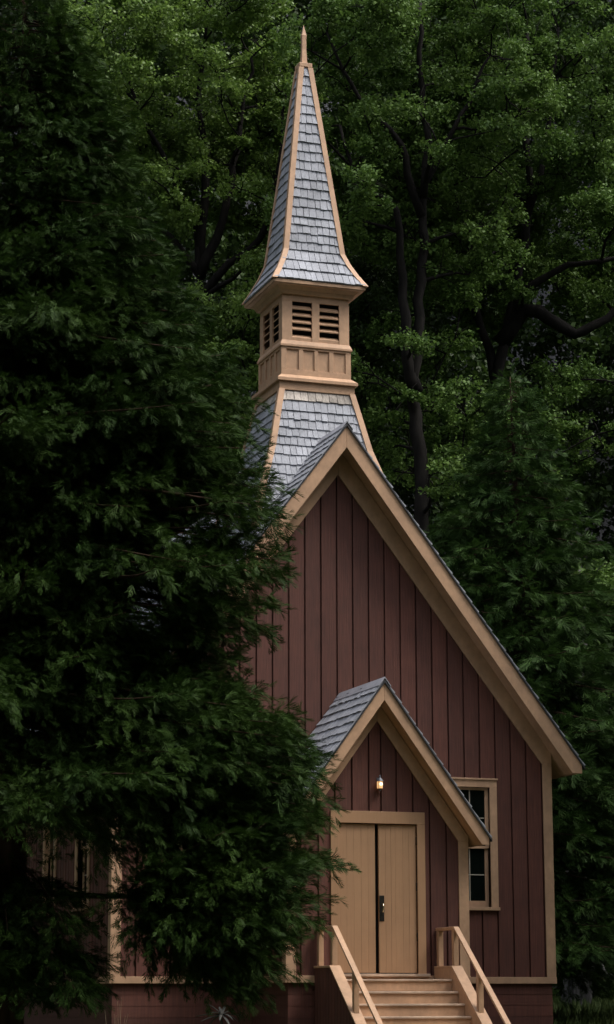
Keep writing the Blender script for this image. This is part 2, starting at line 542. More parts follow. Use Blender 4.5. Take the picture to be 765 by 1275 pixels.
def rake(name, apex, xe, sl, hv, y0, y1, sgn, mat=TAN, foot=None, bevel=0.004):
    """sloping board: vertical height hv below the apex line, from the ridge to |x|=xe; foot = z where it is cut level"""
    zt = lambda x: apex - sl*x
    zb = lambda x: apex - hv - sl*x
    if foot is None:
        poly = [(0.0, apex), (xe, zt(xe)), (xe, zb(xe)), (0.0, apex-hv)]
    else:
        xf = (apex - hv - foot)/sl
        poly = [(0.0, apex), (xe, zt(xe)), (xe, foot), (xf, foot), (0.0, apex-hv)]
    m = MB()
    m.prism([(sgn*(a + 0.0008), z) for a, z in poly], y0, y1, lambda u, d, z: (u, d, z))
    return m.build(name, mat, chapel, bevel)
for sgn in (-1, 1):
    rake('barge_board', 10.716, 4.365, SL, 0.389, -OV, -OV+0.045, sgn, foot=4.785)
    rake('barge_board', 10.716, 4.365, SL, 0.389, LEN+OV-0.045, LEN+OV, sgn, foot=4.785)
    # frieze board on the wall, cut square over the corner board
    sl_f = 1.3046
    m = MB()
    xo = HW+0.029
    m.prism([(sgn*a, z) for a, z in [(0.001, 9.934), (0.001, 10.42), (xo, 10.42-1.318*xo), (xo, 4.985), (3.795, 4.985)]],
            -0.034, -0.004, lambda u, d, z: (u, d, z))
    m.build('frieze_board', TAN, chapel, 0.004)
    # gable soffit between barge board and wall
    m = MB()
    m.prism([(sgn*a, z) for a, z in [(0.001, 10.44), (4.262, 10.44-SL*4.262), (4.262, 10.47-SL*4.262), (0.001, 10.47)]],
            -OV+0.046, -0.001, lambda u, d, z: (u, d, z))
    m.build('soffit', TAN, chapel)
    # the same soffit carried along the side wall, with its fascia
    m = MB()
    m.prism([(sgn*a, z) for a, z in [(HW+0.03, 10.44-SL*(HW+0.03)), (4.262, 10.44-SL*4.262), (4.262, 10.47-SL*4.262), (HW+0.03, 10.47-SL*(HW+0.03))]],
            0.0, LEN+OV-0.047, lambda u, d, z: (u, d, z))
    a, b = sorted((sgn*4.331, sgn*4.358))
    m.box(a, b, -OV+0.047, LEN+OV-0.047, 4.790, 4.905)
    m.build('eave_soffit', TAN, chapel)
    # porch
    rake('porch_barge_board', 5.996, 1.818, PSL, 0.301, -P-PO, -P-PO+0.04, sgn, foot=3.386)
    m = MB()
    xo = PW+0.029
    m.prism([(sgn*a, z) for a, z in [(0.001, 5.397), (0.001, 5.72), (xo, 5.72-1.372*xo), (xo, 3.455), (1.415, 3.455)]],
            -P-0.034, -P-0.004, lambda u, d, z: (u, d, z))
    m.build('porch_frieze_board', TAN, chapel, 0.004)
    m = MB()
    m.prism([(sgn*a, z) for a, z in [(0.001, 5.735), (1.713, 5.735-PSL*1.713), (1.713, 5.762-PSL*1.713), (0.001, 5.762)]],
            -P-PO+0.041, -P-0.001, lambda u, d, z: (u, d, z))
    m.build('porch_soffit', TAN, chapel)
    m = MB()
    m.prism([(sgn*a, z) for a, z in [(PW+0.03, 5.735-PSL*(PW+0.03)), (1.713, 5.735-PSL*1.713), (1.713, 5.762-PSL*1.713), (PW+0.03, 5.762-PSL*(PW+0.03))]],
            -P, -0.05, lambda u, d, z: (u, d, z))
    a, b = sorted((sgn*1.791, sgn*1.815))
    m.box(a, b, -P-PO+0.042, -0.05, 3.394, 3.49)
    m.build('porch_eave_soffit', TAN, chapel)

# ---- shingles
def shingle_face(mb, org, eu, ev, n, xl, xr, vlen, expo, seed, wmin=0.095, wmax=0.16, thick=0.023, v0=0.0, lift=0.0, vmax=None):
    """courses of single shingles on the plane org + eu*s + ev*v, between xl(v) and xr(v)"""
    r = random.Random(seed)
    org = Vector(org); eu = Vector(eu); ev = Vector(ev); n = Vector(n)
    v = v0
    while v < vlen - 0.02:
        vt = min(v + expo*1.22, vlen)
        s = xl(v) - r.uniform(0, wmax)
        while s < xr(v):
            w = r.uniform(wmin, wmax)
            a, b = s + 0.0045, s + w - 0.0045
            s += w
            jb = r.uniform(-0.012, 0.012); th = thick*r.uniform(0.8, 1.35); tw = r.uniform(-0.004, 0.004)
            vb = max(v + jb, 0)
            la, lb = xl(vb), xr(vb); ta, tb_ = xl(vt), xr(vt)
            a0, b0 = max(a, la), min(b, lb)
            a1, b1 = max(a, ta), min(b, tb_)
            if b0 - a0 < 0.012:
                continue
            if b1 <= a1 + 0.002:
                c = min(max((a+b)/2, ta), tb_); a1, b1 = c - 0.001, c + 0.001
            pt = lambda ss, vv, h: org + eu*ss + ev*vv + n*(h + lift)
            mb.hexa([pt(a0, vb, 0.002), pt(b0, vb, 0.002), pt(b1, vt, 0.0), pt(a1, vt, 0.0),
                     pt(a0, vb, th+0.007+tw), pt(b0, vb, th+0.007-tw), pt(b1, vt, 0.005), pt(a1, vt, 0.005)])
        v += expo
        if vmax and v > vmax:
            break

def gable_roof(name, apex, xe, sl, y0, y1, expo, seed, cap=True):
    """both slopes of a shingled roof; apex = z of the deck top at the ridge"""
    core = MB(); m = MB()
    ln = math.hypot(1, sl)
    vlen = xe*ln
    for sgn in (-1, 1):
        core.prism([(sgn*a, z) for a, z in [(0.0005, apex-0.014), (0.0005, apex+0.028), (xe+0.03, apex+0.028-sl*(xe+0.03)), (xe+0.03, apex-0.014-sl*(xe+0.03))]], y0-0.016, y1+0.016, lambda u, d, z: (u, d, z))
        ev = (-sgn/ln, 0, sl/ln); n = (sgn*sl/ln, 0, 1/ln)
        shingle_face(m, (sgn*(xe+0.02), y0, apex+0.028-sl*(xe+0.02)), (0, 1, 0), ev, n, lambda v: 0.0, lambda v: y1-y0, vlen+0.03, expo, seed+sgn)
    ro = m.build(name, SHINGLE, chapel)
    core.build('roof_deck', ROOF_UNDER, ro)
    if cap:
        c = MB()
        for sgn in (-1, 1):
            w = 0.105
            q = [(0.0, apex+0.080), (sgn*w, apex+0.080-sl*w), (sgn*w, apex+0.060-sl*w), (0.0, apex+0.060)]
            L0 = y0-0.02
            c.prism([(a + sgn*0.0006, z) for a, z in q], L0, y1, lambda u, d, z: (u, d, z))
        c.build('ridge_board', RIDGE, ro)
    return ro
gable_roof('roof', 10.722, 4.385, SL, -OV-0.012, LEN+OV+0.012, 0.205, 21)
gable_roof('porch_roof', 5.998, 1.832, PSL, -P-PO-0.012, -0.03, 0.205, 25)

# ---- door
fr = MB()
fr.box(-0.82, -DX, -P-0.032, -P-0.006, 1.30, DZ1)
fr.box(DX, 0.82, -P-0.032, -P-0.006, 1.30, DZ1)
fr.box(-0.82, 0.82, -P-0.033, -P-0.006, DZ1+0.0005, 3.914)
fr.build('door_frame', TAN_DOOR, chapel, 0.004)
j = MB()
j.box(-DX-0.03, -DX, -P-0.004, -P+0.12, 1.30, DZ1)
j.box(DX, DX+0.03, -P-0.004, -P+0.12, 1.30, DZ1)
j.box(-DX-0.03, DX+0.03, -P-0.004, -P+0.12, DZ1+0.001, DZ1+0.03)
j.build('door_jamb', TAN_DOOR, chapel)
th = MB(); th.box(-0.86, 0.86, -P-0.10, -P+0.14, 1.272, 1.316)
th.build('threshold', TREAD, chapel, 0.006)
m = MB(); m.box(-DX, DX, -P+0.16, -P+0.18, 1.3, DZ1); m.build('inner_shadow_panel', DARK, chapel)
def door_leaf(x0, x1, edges, y):
    m = MB()
    r = random.Random(int(x0*100))
    for a, b in zip(edges[:-1], edges[1:]):
        m.box(a+0.0013, b-0.0013, y + r.uniform(-.001, .001), y+0.03, 1.333, DZ1-0.012)
    m.box(x0+0.002, x1-0.002, y+0.0315, y+0.048, 1.335, DZ1-0.014)
    return m.build('door', TAN_DOOR, chapel)
YD = -P+0.012
dl = door_leaf(-0.678, -0.042, [-0.678, -0.535, -0.41, -0.285, -0.165, -0.042], YD)
dr = door_leaf(0.020, 0.672, [0.020, 0.14, 0.235, 0.31, 0.44, 0.55, 0.672], YD)
pl = MB(); pl.box(0.026, 0.110, YD-0.008, YD-0.001, 2.152, 2.562)
pl.build('handle_plate', IRON, dr, 0.003)
hd = MB()
hd.tube([(0.075, YD-0.008, 2.43), (0.075, YD-0.05, 2.42), (0.075, YD-0.055, 2.36), (0.075, YD-0.045, 2.30), (0.075, YD-0.008, 2.29)], [0.010]*5, 8)
hd.build('handle', BRASS, dr, smooth=True)
for z in (1.90, 2.71, 3.45):
    h = MB()
    h.lathe([(0.0, -0.07), (0.012, -0.065), (0.014, -0.06), (0.014, 0.06), (0.012, 0.065), (0.0, 0.07)], (0.679, YD-0.012, z), 10)
    h.build('hinge', IRON, dr, smooth=True)

# ---- windows
def window(tf, u0, u1, parent, full):
    """double-hung window in an opening u0..u1; tf(u,d,z), d positive inwards"""
    def bx(m, a, b, d0, d1, z0, z1):
        m.prism([(a, z0), (b, z0), (b, z1), (a, z1)], d0, d1, tf)
    fw_ = 0.135
    f = MB()
    bx(f, u0-fw_, u0, -0.03, -0.004, WZ0, WZ1)
    bx(f, u1, u1+fw_, -0.03, -0.004, WZ0, WZ1)
    bx(f, u0-fw_, u1+fw_, -0.031, -0.004, WZ1+0.0005, WZ1+0.125)
    win = f.build('window', TAN, parent, 0.003)
    c = MB(); bx(c, u0-fw_-0.015, u1+fw_+0.015, -0.055, -0.004, WZ1+0.126, WZ1+0.158)
    c.build('head_cap', TAN, win, 0.003)
    s = MB(); bx(s, u0-fw_-0.012, u1+fw_+0.012, -0.065, 0.03, WZ0-0.055, WZ0-0.001)
    s.build('window_sill', TAN, win, 0.004)
    jm = MB()
    bx(jm, u0-0.02, u0, -0.003, 0.16, WZ0, WZ1); bx(jm, u1, u1+0.02, -0.003, 0.16, WZ0, WZ1)
    bx(jm, u0-0.02, u1+0.02, -0.003, 0.16, WZ1+0.001, WZ1+0.02); bx(jm, u0, u1, 0.031, 0.16, WZ0-0.03, WZ0-0.001)
    jm.build('window_jamb', TAN, win)
    zm = (WZ0+WZ1)/2
    for (za, zb, d) in ((WZ0+0.001, zm+0.02, 0.085), (zm-0.02, WZ1-0.001, 0.045)):
        sh = MB()
        st = 0.066
        bot = 0.11 if d > 0.06 else 0.04
        bx(sh, u0+0.001, u0+st, d, d+0.035, za, zb); bx(sh, u1-st, u1-0.001, d, d+0.035, za, zb)
        bx(sh, u0+st, u1-st, d+0.0005, d+0.035, za, za+bot); bx(sh, u0+st, u1-st, d+0.0005, d+0.035, zb-0.045, zb)
        so = sh.build('sash', TAN, win)
        mu = MB()
        ga, gb, gz0, gz1 = u0+st, u1-st, za+bot, zb-0.045
        w = (gb-ga)
        for k in (1,):
            bx(mu, ga+w*k/2-0.009, ga+w*k/2+0.009, d+0.006, d+0.024, gz0, gz1)
        zc = (gz0+gz1)/2
        for k in range(2):
            bx(mu, ga+w*k/2+0.0092, ga+w*(k+1)/2-0.0092, d+0.006, d+0.024, zc-0.009, zc+0.009)
        mu.build('muntins', MUNTIN, win)
        g = MB(); bx(g, ga, gb, d+0.016, d+0.019, gz0, gz1)
        g.build('pane', GLASS, win)
    return win
window(tf_front(0.0), WX0, WX1, chapel, True)
window(tf_front(0.0), -WX1, -WX0, chapel, True)
for a, b in side_win:
    window(tf_side(-HW, -1), a, b, chapel, False)
for a, b in side_win[:2]:
    window(tf_side(HW, 1), a, b, chapel, False)
m = MB(); m.box(-3.7, 3.7, 0.4, 0.42, 1.3, 5.0); m.build('inner_dark_sheet', DARK, chapel)  # near-black sheet stands in for the unlit inside behind the windows

# ------------------------------------------------------------------ steeple (a part of the chapel, its pieces below it)
TB = 1.771
steeple = link('steeple', None, chapel, (0, TB, 0))
def rot4(k):
    c, s = round(math.cos(k*PI/2)), round(math.sin(k*PI/2))
    return lambda x, y, z: (c*x - s*y, s*x + c*y, z)
def face_tf(k):
    """u along the face, d inwards from the plane at distance h"""
    q = rot4(k)
    return lambda h: (lambda u, d, z: q(u, -h + d, z))
def fbox(m, k, h, u0, u1, d0, d1, z0, z1):
    m.prism([(u0, z0), (u1, z0), (u1, z1), (u0, z1)], d0, d1, face_tf(k)(h))

def pyramid_shingles(profile, expo, seed, new_top=False):
    """profile [(half,z)...] from the bottom up; one mesh of single shingles on four faces"""
    m = MB(); core = MB(); top = MB()
    for k in range(4):
        q = rot4(k)
        for i in range(len(profile)-1):
            (h0, z0), (h1, z1) = profile[i], profile[i+1]
            ln = math.hypot(h0-h1, z1-z0)
            ev = Vector(q(0, (h0-h1)/ln, (z1-z0)/ln)); n = Vector(q(0, -(z1-z0)/ln, (h0-h1)/ln)); eu = Vector(q(1, 0, 0))
            org = Vector(q(0, -h0, z0))
            xr = lambda v, h0=h0, h1=h1, ln=ln: max(h0 + (h1-h0)*v/ln - 0.004, 0.01)
            xl = lambda v, xr=xr: -xr(v)
            e = ln/max(1, round(ln/expo))
            if new_top and i == len(profile)-2:
                shingle_face(m, org, eu, ev, n, xl, xr, ln-e, e, seed+k*7+i)
                shingle_face(top, org, eu, ev, n, xl, xr, ln, e, seed+k*7+i, v0=ln-e)
            else:
                shingle_face(m, org, eu, ev, n, xl, xr, ln, e, seed+k*7+i)
    for i in range(len(profile)-1):
        (h0, z0), (h1, z1) = profile[i], profile[i+1]
        h0 -= 0.004; h1 -= 0.004
        core.add([(-h0, -h0, z0), (h0, -h0, z0), (h0, h0, z0), (-h0, h0, z0), (-h1, -h1, z1), (h1, -h1, z1), (h1, h1, z1), (-h1, h1, z1)],
                 [(0, 3, 2, 1), (4, 5, 6, 7), (0, 1, 5, 4), (1, 2, 6, 5), (2, 3, 7, 6), (3, 0, 4, 7)])
    return m, core, top

def hip_board(profile, sx, sy, w, t):
    """folded board along one hip"""
    m = MB()
    rings = []
    for h, z in profile:
        o = h + t; i = h - 0.01; e = max(h - w, 0.012)
        rings.append([(sx*e, sy*i, z), (sx*e, sy*o, z), (sx*o, sy*o, z), (sx*o, sy*e, z), (sx*i, sy*e, z), (sx*i, sy*i, z)])
    vs = [v for r in rings for v in r]
    fs = [(0, 1, 2, 5), (2, 3, 4, 5)]
    b = (len(rings)-1)*6
    fs += [(b+0, b+5, b+2, b+1), (b+2, b+5, b+4, b+3)]
    for a in range(len(rings)-1):
        for k in range(6):
            k2 = (k+1) % 6
            fs.append((a*6+k, (a+1)*6+k, (a+1)*6+k2, a*6+k2))
    m.add(vs, fs)
    return m
base_prof = [(1.42, 9.0), (1.205-0.02, 9.836), (0.950-0.02, 10.62), (0.80-0.02, 11.30), (0.705-0.02, 11.72)]
m, core, top = pyramid_shingles(base_prof, 0.197, 40, True)
tb_o = m.build('tower_base_shingles', SHINGLE, steeple)
top.build('top_shingle_course', SHINGLE_NEW, steeple)
core.build('tower_base_core', ROOF_UNDER, steeple)
for sx in (-1, 1):
    for sy in (-1, 1):
        hip_board([(h+0.012, z) for h, z in base_prof], sx, sy, 0.075, 0.034).build('hip_board', TAN, steeple)

def square_ring(m, h0, h1, z0, z1, h_top=None):
    """square moulding with outer half-width h1 (optionally sloping in to h_top at the top)"""
    ht = h_top if h_top else h1
    m.add([(-h1, -h1, z0), (h1, -h1, z0), (h1, h1, z0), (-h1, h1, z0), (-ht, -ht, z1), (ht, -ht, z1), (ht, ht, z1), (-ht, ht, z1)],
          [(0, 3, 2, 1), (4, 5, 6, 7), (0, 1, 5, 4), (1, 2, 6, 5), (2, 3, 7, 6), (3, 0, 4, 7)])
m = MB(); square_ring(m, 0, 0.722, 11.705, 11.866); m.build('base_band', TAN, steeple, 0.004)
m = MB(); square_ring(m, 0, 0.772, 11.868, 11.925); square_ring(m, 0, 0.770, 11.9255, 12.005, 0.676); m.build('water_table', TAN, steeple, 0.003)
# panelled stage
m = MB()
square_ring(m, 0, 0.645, 12.003, 12.535)
xp = [(-0.570, -0.335), (-0.250, -0.035), (0.035, 0.250), (0.335, 0.570)]
for k in range(4):
    e = 0.672 if k % 2 == 0 else 0.644
    H = 0.672
    fbox(m, k, H, -e, e, 0.0, 0.028, 12.003, 12.110)
    fbox(m, k, H, -e, e, 0.0, 0.028, 12.492, 12.535)
    ed = [-e] + [v for p_ in xp for v in p_] + [e]
    for a, b in zip(ed[0::2], ed[1::2]):
        fbox(m, k, H, a, b, 0.0005, 0.028, 12.1105, 12.4915)
m.build('panelled_stage', TAN, steeple, 0.003)
m = MB(); square_ring(m, 0, 0.694, 12.536, 12.575); square_ring(m, 0, 0.692, 12.5755, 12.66, 0.655); m.build('belfry_lip', TAN, steeple, 0.003)
# louvred stage
m = MB()
for k in range(4):
    e = 0.650 if k % 2 == 0 else 0.610
    H = 0.650
    for a, b in ((-e, -0.455), (-0.072, 0.072), (0.455, e)):
        fbox(m, k, H, a, b, 0.0, 0.040, 12.655, 13.405)
    fbox(m, k, H-0.004, -e+0.004, e-0.004, 0.0, 0.036, 13.4055, 13.60)
m.build('belfry_frame', TAN, steeple, 0.003)
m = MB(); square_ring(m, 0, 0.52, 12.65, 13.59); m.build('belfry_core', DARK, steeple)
for k in range(4):
    for c in (-0.2635, 0.2635):
        m = MB()
        for i in range(5):
            zc = 12.752 + i*0.1305
            a, b = c-0.190, c+0.190
            tfk = face_tf(k)(0.650)
            # slat sloping down and outwards
            sl_ = [(a, 0.012, zc-0.02), (b, 0.012, zc-0.02), (b, 0.100, zc+0.062), (a, 0.100, zc+0.062),
                   (a, 0.006, zc+0.000), (b, 0.006, zc+0.000), (b, 0.094, zc+0.082), (a, 0.094, zc+0.082)]
            if i == 0:
                sl_ = [(a, 0.012, 12.66), (b, 0.012, 12.66), (b, 0.100, 12.70), (a, 0.100, 12.70),
                       (a, 0.008, 12.725), (b, 0.008, 12.725), (b, 0.098, 12.80), (a, 0.098, 12.80)]
            m.hexa([tfk(u_, d_, z_) for u_, d_, z_ in sl_])
        m.build('louver', TAN, steeple)
# eaves of the spire
m = MB()
square_ring(m, 0, 0.700, 13.53, 13.60, 0.735)
square_ring(m, 0, 0.735, 13.6005, 13.655, 0.790)
m.build('crown_moulding', TAN, steeple, 0.003)
m = MB(); square_ring(m, 0, 0.872, 13.656, 13.672); square_ring(m, 0, 0.888, 13.6725, 13.735); m.build('spire_fascia', TAN, steeple, 0.003)
spire_prof = [(0.892, 13.74), (0.760, 13.965), (0.648, 14.19), (0.560, 14.42), (0.478, 15.10), (0.292, 16.64), (0.100, 18.22)]
m, core, top = pyramid_shingles(spire_prof, 0.190, 80)
m.build('spire_shingles', SHINGLE, steeple)
core.build('spire_core', ROOF_UNDER, steeple)
for sx in (-1, 1):
    for sy in (-1, 1):
        hip_board([(h+0.008, z) for h, z in spire_prof], sx, sy, 0.068, 0.031).build('spire_hip_board', TAN, steeple)
m = MB(); square_ring(m, 0, 0.132, 18.225, 18.315); m.build('spire_cap', TAN, steeple, 0.012)
m = MB()
prof = [(0.058, 18.316), (0.052, 18.40), (0.041, 18.62), (0.042, 18.80), (0.045, 18.885), (0.047, 18.905), (0.036, 18.95), (0.003, 19.125)]
vs = []
for h, z in prof:
    vs += [(-h, -h, z), (h, -h, z), (h, h, z), (-h, h, z)]
fs = [(0, 3, 2, 1)] + [(i*4+k, i*4+(k+1) % 4, (i+1)*4+(k+1) % 4, (i+1)*4+k) for i in range(len(prof)-1) for k in range(4)] + [(28, 29, 30, 31)]
m.add(vs, fs)
m.build('finial', TAN, steeple, 0.005)

# ------------------------------------------------------------------ stairs
YL = -P-0.78          # front edge of the landing
HI, HO = 0.943, 1.123 # inner and outer edge of the caps
RISE, RUN, NST = 0.19, 0.25, 8
stairs = thing('porch_stairs', 'tan wooden stairs with sloping handrails and brown boarded sides leading up to the double door', 'stairs')
m = MB(); m.box(-HI, HI, YL-0.025, -P-0.034, 1.19, 1.225); m.build('landing', TREAD, stairs, 0.008)
m = MB(); m.box(-HI, HI, YL, YL+0.03, 1.04, 1.189); m.build('riser', TAN, stairs)
for i in range(1, NST+1):
    z = 1.225 - RISE*i
    y1 = YL - RUN*(i-1); y0 = YL - RUN*i
    m = MB()
    m.box(-HI, HI, y0-0.028, y1-0.001, z-0.038, z)
    m.build('step', TREAD, stairs, 0.010)
    m = MB(); m.box(-HI, HI, y0, y0+0.025, max(z-RISE, -0.45), z-0.039); m.build('riser', TAN, stairs)
YB = YL - 2.25
slope = RISE/RUN
for sgn in (-1, 1):
    # boarded side panel under the cap
    m = MB()
    yy = -P-0.038
    r = random.Random(30)
    while yy > YB + 0.05:
        w = 0.135
        ya, yb = yy - w, yy
        zt = lambda y: (1.40 if y > YL else 1.40 - slope*(YL-y))
        x0, x1 = sgn*(HO-0.035), sgn*(HO-0.012)
        poly = [(ya+0.008, -0.5), (yb-0.008, -0.5), (yb-0.008, zt(yb-0.008))]
        if ya < YL < yb-0.008:
            poly.append((YL, zt(YL)))
        poly.append((ya+0.008, zt(ya+0.008)))
        if zt(ya+0.008) > -0.45:
            m.prism(poly, x0, x1, lambda u, d, z: (d, u, z))
        yy -= w
    # inner face
    poly = [(YB+0.2, -0.5), (-P-0.04, -0.5), (-P-0.04, 1.40), (YL, 1.40), (YB+0.2, 1.40-slope*(YL-YB-0.2))]
    m.prism(poly, sgn*(HO-0.10), sgn*(HO-0.037), lambda u, d, z: (d, u, z))
    m.build('side_panel', RED, stairs)
    m = MB()
    m.prism(poly, sgn*(HI+0.001), sgn*(HI+0.025), lambda u, d, z: (d, u, z))
    m.build('stringer', TAN, stairs)
    a, b = sorted((sgn*HI, sgn*HO))
    m = MB()
    prof = [(-P-0.036, 1.436), (YL, 1.436), (YB, 1.436-slope*(YL-YB)), (YB, 1.400-slope*(YL-YB)), (YL-0.001, 1.400), (-P-0.036, 1.400)]
    m.prism(prof, a, b, lambda u, d, z: (d, u, z))
    m.build('cap_board', TAN, stairs, 0.005)
    xc = sgn*1.03
    # handrail: a level piece along the landing and a sloping piece down the steps
    m = MB()
    yT = -P-0.02
    prof = [(yT, 2.05), (YL, 2.05), (YB+0.1, 2.05-slope*(YL-YB-0.1)), (YB+0.1, 1.995-slope*(YL-YB-0.1)), (YL-0.01, 1.998), (yT, 2.000)]
    m.prism(prof, xc-0.045, xc+0.045, lambda u, d, z: (d, u, z))
    hr = m.build('handrail', TAN, stairs, 0.006)
    for y, dz in ((-P-0.10, 0), (YL+0.045, 0), (YL-0.92, 1), (YB+0.16, 1)):
        zb = 1.436 - (slope*(YL-y) if dz else 0)
        m = MB()
        h0 = slope*0.045*dz
        m.hexa([(xc-0.043, y-0.045, zb-h0+0.001), (xc+0.043, y-0.045, zb-h0+0.001), (xc+0.043, y+0.045, zb+h0+0.001), (xc-0.043, y+0.045, zb+h0+0.001),
                (xc-0.043, y-0.045, zb+0.562-h0), (xc+0.043, y-0.045, zb+0.562-h0), (xc+0.043, y+0.045, zb+0.562+h0), (xc-0.043, y+0.045, zb+0.562+h0)])
        m.build('post', TAN, hr, 0.005)

# ------------------------------------------------------------------ lantern over the door
lt = thing('wall_lantern', 'small lit lantern with a grey tin cap on the brown boards above the double door', 'wall lamp', (0.02, -P, 4.38))
m = MB(); m.box(-0.035, 0.035, -0.012, -0.002, -0.06, 0.10); m.tube([(0, -0.012, 0.07), (0, -0.06, 0.10), (0, -0.09, 0.10)], [0.012]*3, 8)
m.build('bracket', TIN, lt)
m = MB(); m.lathe([(0.074, 0.0), (0.070, 0.012), (0.040, 0.055), (0.014, 0.085), (0.016, 0.10), (0.006, 0.118)], (0, -0.09, 0.02), 18)
m.build('cap', TIN, lt, smooth=False)
m = MB(); m.lathe([(0.052, -0.115), (0.058, -0.09), (0.058, 0.015), (0.05, 0.019)], (0, -0.09, 0), 18)
m.build('lamp_glass', LAMP_GLASS, lt, smooth=True)
m = MB(); m.lathe([(0.02, -0.16), (0.026, -0.135), (0.056, -0.117), (0.05, -0.116)], (0, -0.09, 0.0), 18)
m.build('lamp_base', TIN, lt)
m = MB()
for k in range(4):
    a = k*PI/2 + PI/4
    m.bar((0.060*math.cos(a), -0.09+0.060*math.sin(a), -0.115), (0.060*math.cos(a), -0.09+0.060*math.sin(a), 0.02), 0.007, 0.007, (1, 0, 0))
m.build('lamp_cage', TIN, lt)
m = MB(); m.lathe([(0.0, -0.03), (0.022, -0.02), (0.030, 0.0), (0.022, 0.02), (0.0, 0.03)], (0, -0.152, -0.035), 12)
m.build('bulb', BULB, lt, smooth=True)
lt.scale = (0.85, 0.85, 0.85)

# ------------------------------------------------------------------ foliage generators
def frames(D, rng, roll=0.6):
    """orthonormal frames (n,3,3): rows right, dir, normal"""
    D = D/np.linalg.norm(D, axis=1, keepdims=True)
    up = np.tile(np.array([0, 0, 1.0]), (len(D), 1)) + rng.normal(0, roll, (len(D), 3))
    Rr = np.cross(D, up); Rr /= np.linalg.norm(Rr, axis=1, keepdims=True) + 1e-9
    Nn = np.cross(Rr, D)
    return np.stack([Rr, D, Nn], 1)

def spray_template(npair, length, bw, rng, droop=0.25):
    """flat feathery spray: a stalk and narrow blades on both sides; quads"""
    V = []
    def blade(o, d, l, w):
        d = d/np.linalg.norm(d); s = np.array([-d[1], d[0], 0.0]); s /= np.linalg.norm(s)
        z = np.array([0, 0, 1.0])
        t = o + d*l
        V.extend([o, o + d*l*0.4 + s*w/2, t - z*l*droop*0.3, o + d*l*0.4 - s*w/2])
    L = length
    for i in range(npair):
        t = (i+0.5)/npair
        o = np.array([0, L*t*0.8, -droop*L*t*t])
        l = L*(0.52*(1-t)+0.22)*rng.uniform(0.8, 1.2)
        for sg in (-1, 1):
            a = rad(rng.uniform(8, 32))
            blade(o, np.array([sg*math.sin(a), math.cos(a), rng.uniform(-.35, .30)]), l*1.25, bw)
    blade(np.array([0, L*0.7, -droop*L*0.5]), np.array([0, 1, -0.3]), L*0.4, bw)
    blade(np.array([0, 0, 0.0]), np.array([0, 1, -droop]), L*0.9, bw*0.8)
    return np.array(V)

def stamp(T, O, Fm, Sc):
    """template T (k,3) stamped at origins with frames and scales -> vertices, quad faces"""
    V = np.einsum('kj,njc->nkc', T, Fm)*Sc[:, None, None] + O[:, None, :]
    n = len(O)*len(T)
    return V.reshape(-1, 3), np.arange(n, dtype=np.int32).reshape(-1, 4)

def leaf_object(name, chunks, mat, parent):
    V = []; Fc = []; b = 0
    for v, f in chunks:
        V.append(v); Fc.append(f+b); b += len(v)
    me = fast_mesh(name, np.concatenate(V), np.concatenate(Fc))
    me.materials.append(mat)
    return link(name, me, parent)

